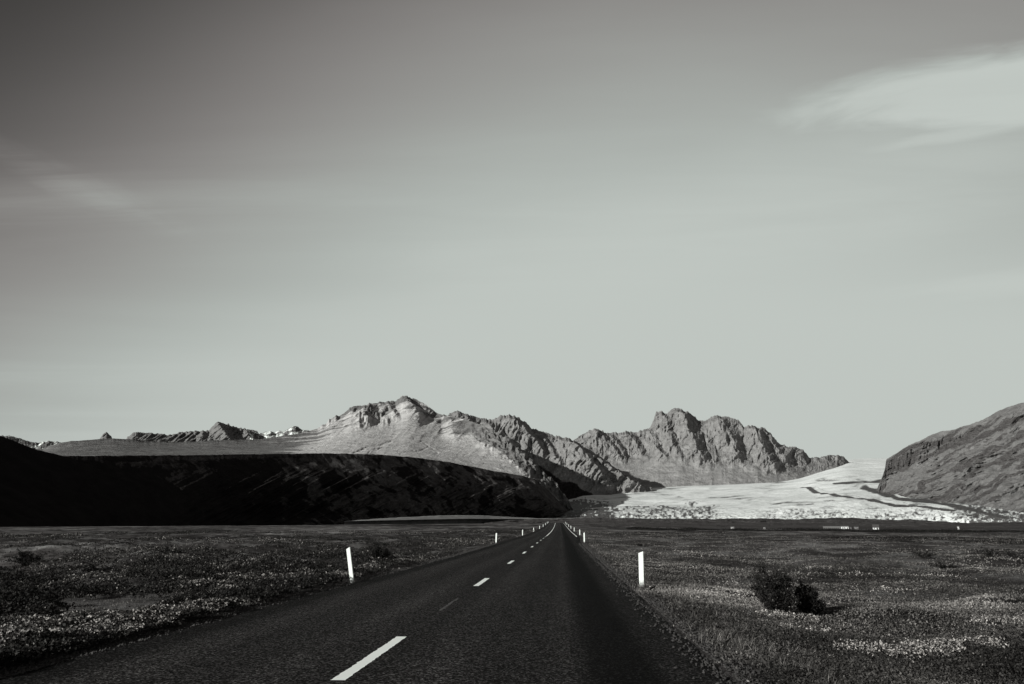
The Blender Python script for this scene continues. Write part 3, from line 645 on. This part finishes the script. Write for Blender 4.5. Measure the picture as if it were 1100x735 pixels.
for (px_, py_, rx, h_) in [(225, 620, 1.2, .5), (258, 616, 1.2, .55), (195, 606, 1.4, .45), (300, 616, 1.2, .45), (150, 606, 1.6, .5), (118, 604, 1.8, .5), (72, 610, 1.6, .45), (40, 616, 1.5, .5), (332, 612, 1.0, .4), (5, 650, 1.0, .6), (12, 676, .7, .5), (350, 610, .9, .4), (90, 598, 2.2, .5), (400, 607, .7, .35), (20, 630, 1.3, .55), (282, 640, .8, .3), (180, 612, 1.2, .4), (310, 600, 2., .45), (250, 598, 2.2, .5)]:
    gx, gy, _ = on_terrain(px_, py_); dm.append((gx, gy, rx, rx*.8, h_, .2))
CH = cushions(-62, -4, 5, 90, dm)
def heath_leaves(n, r1, pw, sd_lo):
    x, y, r_ = scatter(n, 7., r1, -43, 2, pw); d, sd = side_of(x, y); M_ = CH(x, y)*((r_ < 85))
    far_ = ss(60, 95, r_); M_ = np.maximum(M_, far_*.28*ss(.15, .6, fbm(x/7., y/12., o=4, seed=150)))
    open_ = ss(.05, -.35, fbm(x/7., y/9., o=3, seed=149))*ss(24, 40, r_); M_ = M_*(1-.85*open_)
    dens = np.clip((.10-.07*ss(30, 60, r_))+1.4*ss(.02, .14, M_), 0, 1)*(1-.97*bare_mask(x, y)*(M_ < .05))
    ok = (d < 0) & (sd > .08) & (rng.random(len(x)) < dens); x, y, r_, M_, sd = (q[ok] for q in (x, y, r_, M_, sd))
    fr = 1-.45*rng.random(len(x))**2.2; hz_ = M_*fr+rng.random(len(x))*.05
    sp = fbm(x/1.6, y/1.6, o=3, seed=154)                           # patches of different plants
    tone = .019*np.exp(.45*rng.normal(size=len(x)))*np.exp(.5*sp)
    lit = rng.random(len(x)) < (.012+.42*ss(.0, .5, sp)*ss(.80, .95, fr))*ss(75, 30, r_)+.004+.25*ss(40, 70, r_)*ss(.1, .6, fbm(x/9., y/14., o=4, seed=148)); near_ = ss(2.2, .5, sd)*ss(20, 11, r_); tone = np.where(lit, rng.uniform(.07, .27, len(x))*(1+.35*near_), tone)  # sunlight on the cushion tops painted into the leaf tone
    sz = rng.uniform(.022, .046, len(x))*(1+r_/38)
    return np.stack([x, y, ground_z(x, y)+hz_], 1), sz, tone
P3, sz, tone = heath_leaves(1150000, 200, 1.22, 0)
tag(leaves('heath', P3, sz, sz*.62, tone, LM, .7), kind='stuff')
# moss, crowberry and lichen on the right
dm = []
for k in range(1500):
    r_ = 6*math.exp(rng.random()*math.log(10.)); a_ = R(rng.uniform(3, 44)); cx, cy = r_*math.sin(a_), r_*math.cos(a_)
    d, sd = side_of(np.array(cx), np.array(cy))
    if d < 0 or sd < .2: continue
    s_ = rng.uniform(.2, .9); dm.append((cx, cy, s_*1.4, s_*.8, rng.uniform(.04, .14)*min(1, .4+sd/4), rng.uniform(-.8, .8)))
CR = cushions(0, 52, 4, 62, dm)
x, y, r_ = scatter(900000, 5.5, 200, 0, 43, 1.2); d, sd = side_of(x, y)
M_ = CR(x, y)*(r_ < 58); pp = pale_patch(x, y)
keep = np.clip(.22+.25*ss(20, 45, r_)+.9*ss(.01, .07, M_), 0, 1)*ss(.0, .6, sd+.3*fbm(x/.5, y/.5, o=2, seed=162))
ok = (d > 0) & (rng.random(len(x)) < np.maximum(keep, .6*pp*(sd > .2))); x, y, r_, M_, sd, pp = (q[ok] for q in (x, y, r_, M_, sd, pp))
fr = 1-.5*rng.random(len(x))**2; P3 = np.stack([x, y, ground_z(x, y)+M_*fr+.03*rng.random(len(x))+.08*pp*rng.random(len(x))], 1)
sp = fbm(x/2.4, y/2.4, o=4, seed=163)
big_ = fbm(x/4.5, y/6.5, o=4, g=.55, seed=165); tone = .046*np.exp(.40*rng.normal(size=len(x)))*np.exp(.6*sp+.95*big_)
lit = rng.random(len(x)) < .015+.20*ss(.1, .6, sp)*ss(.75, .95, fr); tone = np.where(lit, rng.uniform(.08, .20, len(x)), tone)  # top leaves of the moss domes painted paler, as if catching sun
st_ = ss(.0, .5, fbm(x/6., y/8., o=5, g=.6, seed=164))*ss(18, 40, r_); q_ = rng.random(len(x))
tone = np.where((q_ < .45*st_), rng.uniform(.10, .24, len(x)), np.where((q_ > .75)*(r_ > 22), .012, tone))
tone = np.where((pp > .3) & (rng.random(len(x)) < .62), rng.uniform(.12, .42, len(x)), tone)
sz = rng.uniform(.014, .030, len(x))*(1+r_/36)
tag(leaves('moss_heath', P3, sz, sz*.6, tone, LM, .7), kind='stuff')
# dry grass: tall along both verges and round the hollow, short elsewhere
x, y, r_ = scatter(800000, 5.5, 120, -42, 42, 1.3); d, sd = side_of(x, y)
tuft = ss(.05, .6, fbm(x/.35, y/.35, o=3, seed=171)); bm_ = bare_mask(x, y)
vg = ss(2.2, .5, sd)*ss(.0, .35, sd+.25*fbm(x/.4, y/.4, o=2, seed=172))
rim = ss(.02, .3, bm_)*ss(.9, .5, bm_)*(y > BARE[1]+.8)
pr = np.where(d > 0, np.maximum(.55*tuft*vg, .22*tuft*(sd > .3)), np.maximum(np.maximum(.6*rim, .35*bm_), (.10+.35*ss(14, 30, np.hypot(x, y)))*tuft*(sd > 1.5)))
ok = rng.random(len(x)) < pr; x, y, r_, d, sd, bm_, vg, rim = (q[ok] for q in (x, y, r_, d, sd, bm_, vg, rim))
H = np.where(d > 0, .05+.12*vg, .05+.20*rim+.08*(1-bm_))*rng.uniform(.5, 1.2, len(x))
H = np.where((d < 0) & (bm_ > .8), .05*rng.uniform(.5, 1.3, len(x)), H)
tone = np.where(rng.random(len(x)) < .10+.5*ss(.0, .5, fbm(x/.7, y/.7, o=3, seed=176)), rng.uniform(.10, .26, len(x)), rng.uniform(.025, .07, len(x)))
tag(blades('grass', np.stack([x, y, ground_z(x, y)-.01], 1), H, .0024*(1+r_/10), tone, GMAT), kind='stuff')
# loose gravel along the edges of the seal coat
gvm = plain_mat('loose chippings', .03, .9, .6, 12.)
n = 15000; y = 5*np.exp(rng.random(n)*math.log(14)); sgn = rng.random(n) < .6
lat = np.where(sgn, right_edge(y)+rng.normal(size=n)*.16+.05, -left_edge(y)-rng.normal(size=n)*.12-.02)
x = road_mid(y)+lat; s_ = rng.uniform(.006, .022, n)*(1+y/60); zz = np.where(np.abs(lat) < np.where(sgn, right_edge(y), left_edge(y)), road_top(lat, y)-.055*ss(.94, 1., np.abs(lat)/np.where(sgn, right_edge(y), left_edge(y))), ground_z(x, y))
oc = np.array([(1,0,0),(0,1,0),(-1,0,0),(0,-1,0),(0,0,.8),(0,0,-.8)])
jt = 1+.35*rng.normal(size=(n, 6, 1)); V = np.stack([x, y, zz+s_*.25], 1)[:, None, :] + oc[None]*s_[:, None, None]*jt
of = np.array([(0,1,4),(1,2,4),(2,3,4),(3,0,4),(1,0,5),(2,1,5),(3,2,5),(0,3,5)])
tag(mesh_np('gravel', V, (np.arange(n)[:, None, None]*6+of[None]).reshape(-1, 3), gvm, None, False), kind='stuff')

# ------------------------------------------------------------------ edge marker posts
white, t, b = new_mat('white plastic', .5, .3)
oc_ = t.nodes.new('ShaderNodeTexCoord').outputs['Object']; sz_ = nd(t, 'ShaderNodeSeparateXYZ'); t.links.new(oc_, sz_.inputs[0])
gr = noise_n(t, oc_, 22., 5, .65)
mud = maprange(t, math_n(t, 'SUBTRACT', sz_.outputs[2], math_n(t, 'MULTIPLY', gr, .22)), .06, -.10)
t.links.new(mixc(t, mud, mixc(t, maprange(t, gr, .45, .8), (.82, .83, .81), (.66, .67, .65)), tn(.12)), b.inputs['Base Color'])
def post_mesh(width, height, inner):
    """flat slab with a slanting top that is higher on the side away from the road, slightly waisted at the foot"""
    m_ = MB(); w2 = width/2; t2 = .028; tilt = .045*inner
    ring = lambda z0, z1, k: [(-w2*k,-t2,z0),(w2*k,-t2,z1),(w2*k,t2,z1),(-w2*k,t2,z0)]
    P_ = ring(-.25, -.25, .86)+ring(.0, .0, .90)+ring(.18, .18, 1.)+ring(height-.03-tilt/2, height-.03+tilt/2, 1.)
    m_.poly(P_, [(3,2,1,0),(12,13,14,15)]+[(i*4+k, i*4+(k+1) % 4, i*4+4+(k+1) % 4, i*4+4+k) for i in range(3) for k in range(4)])
    return m_
first = {}
def place_post(side, lat, yy, lean, label, width=.115, height=.90, yaw=0.):
    x_ = float(road_mid(yy))+lat; z_ = float(ground_z(x_, yy))
    o = post_mesh(width, height, side).build('edge_post', white, None, .006)
    o.location = (x_, yy, z_); o.rotation_euler = (0, R(lean), R(yaw))
    return tag(o, label, 'road post', 'white marker posts along the road')
gx, gy, _ = on_terrain(378.5, 627); place_post(1, gx-float(road_mid(gy)), gy, -9.5, 'nearest white post on the left verge, leaning outwards over dark heath', .10, height_to(376, 587.5, gx, gy)+.01)
gx, gy, _ = on_terrain(689.3, 630.5); place_post(1, gx-float(road_mid(gy)), gy, 0.6, 'nearest white post on the right verge, upright beside the grass edge', .115, height_to(689, 592, gx, gy))
LY = [70, 120, 170, 220, 270, 320, 370, 415]; 
ln = ['second white post along the left verge, alone between near post and the far row', 'third white post along the left verge, counted from the leaning one', 'fourth white post along the left verge, counted from the leaning one', 'fifth white post on the left verge, where the road climbs', 'sixth white post on the left verge, small against the dark hill', 'seventh white post on the left verge, near the road crest', 'eighth white post on the left verge, tiny below the crest', 'last tiny white post on the left, at the road crest']
for yy, lb in zip(LY, ln): place_post(1, -3.55 - (.1 if yy > 100 else 0), yy, rng.normal()*1.5, lb)
rn = ['second white post along the right verge, past the end of the near grass', 'third white post on the right, beside the start of the edge line', 'fourth white post on the right, beside the white edge line', 'fifth white post on the right, beside the far edge line', 'sixth white post on the right, crowded towards the crest', 'seventh white post on the right, just before the crest', 'last white post on the right, tiny at the road crest']
for yy, lb in zip([74, 124, 174, 224, 274, 330, 385], rn): place_post(1, float(right_edge(yy))+.25, yy, rng.normal()*1.5, lb)

# ------------------------------------------------------------------ bushes
bark = plain_mat('dark willow bark', .03, .9, .3, 40.)
def bush(px_, py_, h_, w_, n_leaf, label, name='willow_bush', stems=9, upright=.8, tone0=.016, lsz=.035, group=None, top=None, seed=0, twig=.10, jit=.030):
    r2 = np.random.default_rng(seed+100); gx, gy, gz = on_terrain(px_, py_)
    if top is not None: h_ = height_to(px_, top, gx, gy)
    root = empty(name, (gx, gy, gz)); tag(root, label, 'bush', group)
    m_ = MB(); pts = []
    for k in range(stems):
        a_ = r2.uniform(0, 2*math.pi); sp = w_/2*math.sqrt(r2.random()); hk = h_*r2.uniform(.42, 1.0)*(1-.22*sp/(w_/2)) if k else h_
        ex, ey = (math.cos(a_)*sp, math.sin(a_)*sp*.8) if k else (-.22*w_, 0.)
        hk *= 1 if k < 2 else .92-.16*(ex/w_)
        path = [(ex*t_*(.5+.5*t_)+r2.normal()*.015, ey*t_*(.5+.5*t_)+r2.normal()*.015, hk*t_**(1.0)-(.06 if t_ == 0 else 0)) for t_ in np.linspace(0, 1, 6)]
        m_.tube(path, np.linspace(.010, .002, 6)*max(h_, .4), 5); path = np.array(path)
        for q in range(4):
            t_ = r2.uniform(.25, .85); i_ = t_*5; a0 = path[int(i_)]*(1-i_ % 1)+path[min(int(i_)+1, 5)]*(i_ % 1)
            tip = a0+np.array([r2.normal()*twig, r2.normal()*twig, r2.uniform(.08, .26)])*h_
            m_.tube([tuple(a0), tuple((a0+tip)/2+r2.normal(size=3)*.01), tuple(tip)], [.005*h_, .003*h_, .0015*h_], 4)
            for u_ in r2.random(max(n_leaf//(stems*8), 2)): pts.append(a0+(tip-a0)*u_)
        for u_ in r2.random(max(n_leaf//(stems*2), 4))**.62: 
            i_ = u_*4.99; pts.append(path[int(i_)]*(1-i_ % 1)+path[int(i_)+1]*(i_ % 1))
    m_.build('branches', bark, root, smooth=True)
    pts = np.array(pts); n_ = len(pts); pts = pts+r2.normal(size=(n_, 3))*np.array([jit, jit, .03])*max(h_, .5); pts[:, 2] = np.maximum(pts[:, 2], .01)
    tone = tone0*np.exp(.4*r2.normal(size=n_)); tone = np.where(r2.random(n_) < .03, r2.uniform(.07, .14, n_), tone)
    leaves('foliage', pts, r2.uniform(.7, 1.3, n_)*lsz, r2.uniform(.7, 1.3, n_)*lsz*.45, tone, LM, .2, root, r2)
    return root
bush(834, 662, .90, .84, 30000, 'tall dark upright willow bush on the right plain, spiky top', stems=34, lsz=.036, tone0=.017, twig=.10, jit=.042, top=604, seed=1)
bush(870, 664, .58, .56, 15000, 'lower rounded dark bush touching the tall one on its right', stems=20, lsz=.034, tone0=.012, twig=.11, jit=.042, top=624, seed=2)
LB = 'low shrubs in the heath left of the road'
for k, (px_, py_, h_, w_, lb) in enumerate([
    (408, 605, .72, 1.2, 'small spiky dark shrub just right of the leaning left post'),
    (427, 602, .45, 1.4, 'low dark shrub cushion close to the left road edge, beyond the leaning post'),
    (183, 596, .60, 1.8, 'broad dark shrub far out on the left heath, highest of those there'),
    (232, 618, .45, 1.6, 'rounded dark shrub on the left heath behind the grassy hollow'),
    (28, 604, .75, 2.2, 'wide dark shrub near the left edge of the photo, far back'),
    (105, 618, .45, 1.6, 'dark low shrub on the left heath behind the long grass'),
    (300, 618, .42, 1.4, 'dark low shrub on the left heath, midway to the leaning post'),
    (15, 655, .55, 1.3, 'nearest dark shrub at the left edge beside the grassy hollow')]):
    bush(px_, py_, h_, w_, 9000 if k < 2 else 4200, lb, 'heath_shrub', 14, .5, .009, .05+.01*(h_ > .5), LB, 582 if k == 0 else None, 20+k, .13, .05)
RB = 'distant low shrubs on the right plain'
for k, (px_, py_, h_, w_, lb) in enumerate([
    (992, 600, .55, 1.9, 'low dark shrub far out on the right plain, left of a pair'),
    (1066, 602, .60, 2.6, 'widest dark shrub far out on the right plain, one of a pair'),
    (1094, 603, .65, 1.7, 'dark shrub on the right plain at the right edge of the photo'),
    (690, 588, .35, 2.0, 'flat dark shrub just behind the nearest right-hand post'),
    (1015, 612, .35, 1.3, 'small dark tussock shrub on the right plain below the far shrubs')]):
    bush(px_, py_, h_, w_, 1800, lb, 'heath_shrub', 12, .5, .014, .05, RB, None, 40+k)
# belt of dwarf birch along the ditch at the far side of the plain
n = 60000; t_ = np.radians(np.degrees(np.arctan2(rng.uniform(22, 330, n), 280))); yy = 280+rng.normal(size=n)*9+14*vnoise(t_*30, t_*0, seed=5); xx = np.tan(t_)*280
hb = .85*np.clip(fbm(xx/12., yy/14., o=4, seed=181)+.35, .04, 1); P3 = np.stack([xx, yy, ground_z(xx, yy)+hb*rng.random(n)**.7], 1)
tag(leaves('dwarf_birch', P3, .35, .22, .010*np.exp(.4*rng.normal(size=n)), LM, .3), kind='stuff')

# ------------------------------------------------------------------ stones
stm = plain_mat('pale stone', .40, .85, .2, 30.)
def stone(px_, py_, sz_, label, seed):
    r2 = np.random.default_rng(seed); gx, gy, _ = on_terrain(px_, py_)
    th = np.linspace(0, np.pi, 9); ph = np.linspace(0, 2*np.pi, 15)[:-1]; T, P_ = np.meshgrid(th, ph, indexing='ij')
    D = np.stack([np.sin(T)*np.cos(P_), np.sin(T)*np.sin(P_), np.cos(T)], -1)
    rad = sz_*(1+.22*fbm(D[..., 0]*1.6+seed, D[..., 1]*1.6, D[..., 2]*1.6, o=3, seed=seed)); V = D*rad[..., None]*np.array([1.2, .9, .62])
    o = mesh_np('stone', V, grid_faces(9, 14, True), stm, None, False); o.location = (gx, gy, float(ground_z(gx, gy))+sz_*.25); o.rotation_euler = (0, 0, seed)
    return tag(o, label, 'stone')
stone(807, 660, .07, 'small pale stone lying left of the tall willow bush', 1)
stone(751, 625, .055, 'small pale stone in the moss right of the nearest right-hand post', 2)

# ------------------------------------------------------------------ farm on the far side of the plain
wall_l = plain_mat('whitewashed wall', .55, .8, .1, .5); wall_g = plain_mat('weathered boards', .11, .9, .3, .8)
roof_d = plain_mat('dark sheet roof', .05, .7, .2, 1.); wall_m = plain_mat('dull painted boards', .30, .9, .2, .8); glass_d = plain_mat('dark window glass', .03, .15, .1, 1., .5); roof_l = plain_mat('grey sheet roof', .16, .7, .15, 1.)
def house(name, px0, px1, dist, hw, hr, label, cat, wall, roof, wins=(), depth=7., group=None, door=True):
    xa, ya, _ = survey(px0, 567, dist); xb, yb, _ = survey(px1, 567, dist)
    Lh = math.hypot(xb-xa, yb-ya); cx_, cy_ = (xa+xb)/2, (ya+yb)/2; gz = float(ground_z(cx_, cy_))
    root = empty(name, (cx_, cy_, gz), math.atan2(yb-ya, xb-xa)); tag(root, label, cat, group)
    m_ = MB(); m_.poly([(-Lh/2,0,-.4),(Lh/2,0,-.4),(Lh/2,depth,-.4),(-Lh/2,depth,-.4),(-Lh/2,0,hw),(Lh/2,0,hw),(Lh/2,depth,hw),(-Lh/2,depth,hw),(-Lh/2,depth/2,hw+hr),(Lh/2,depth/2,hw+hr)],
           [(0,1,5,4),(2,3,7,6),(1,2,6,9,5),(3,0,4,8,7),(0,3,2,1)]); m_.build('wall', wall, root)
    q = MB(); e = .3
    for sgn in (0, 1):
        y0, z0, y1, z1 = (-e, hw-e*hr/(depth/2), depth/2, hw+hr) if sgn == 0 else (depth+e, hw-e*hr/(depth/2), depth/2, hw+hr)
        q.poly([(-Lh/2-e,y0,z0+.02),(Lh/2+e,y0,z0+.02),(Lh/2+e,y1,z1+.02),(-Lh/2-e,y1,z1+.02),(-Lh/2-e,y0,z0+.16),(Lh/2+e,y0,z0+.16),(Lh/2+e,y1,z1+.16),(-Lh/2-e,y1,z1+.16)],
               [(0,3,2,1),(4,5,6,7),(0,1,5,4),(1,2,6,5),(2,3,7,6),(3,0,4,7)])
    q.build('roof', roof, root)
    for wx in wins:
        w_ = MB(); w_.box(wx*Lh/2-.55, wx*Lh/2+.55, -.06, .02, hw*.36, hw*.78); w_.build('window', glass_d, root)
    if door:
        w_ = MB(); w_.box(Lh*.5-1.5, Lh*.5-.6, -.06, .02, 0, min(2.1, hw*.8)); w_.build('door', roof_d, root)
    return root
house('farm_shed', 884.5, 902.5, 900, 2.0, .9, 'long low grey shed with dark openings, left end of the farm row', 'shed', wall_g, roof_l, [-.86,-.62,-.38,-.14,.1,.34,.58,.8], door=False)
house('farm_house', 903.3, 911.5, 890, 2.6, .7, 'bright white low farm building beside the long grey shed', 'building', wall_l, roof_l, [-.5, 0.])
house('farm_shed', 912.6, 914.6, 905, 2.0, .6, 'tiny pale shed just right of the white farm building', 'shed', wall_g, roof_d)
house('farm_shed', 917.5, 922, 910, 1.9, .7, 'small grey shed standing at the right end of the farm row', 'shed', wall_g, roof_l)
house('farm_house', 937.5, 944, 900, 2.0, 2.8, 'small white house under a steep dark roof, alone right of the farm row', 'house', wall_l, roof_d, [-.45, .35])
house('farm_shed', 1028.3, 1030.2, 1000, 2.8, .6, 'tiny white hut alone below the right-hand hill', 'shed', wall_l, roof_l)
house('farm_shed', 785, 788.5, 1000, 1.8, .6, 'tiny white shed alone in the dark flats below the glacier', 'shed', wall_m, roof_l)
house('farm_shed', 820, 822, 980, 1.5, .5, 'tiny pale hut between the lone white shed and the farm row', 'shed', wall_m, roof_l)
house('farm_shed', 677.5, 680, 1000, 1.5, .5, 'tiny pale hut nearest the road, below the left part of the glacier', 'shed', wall_m, roof_l)
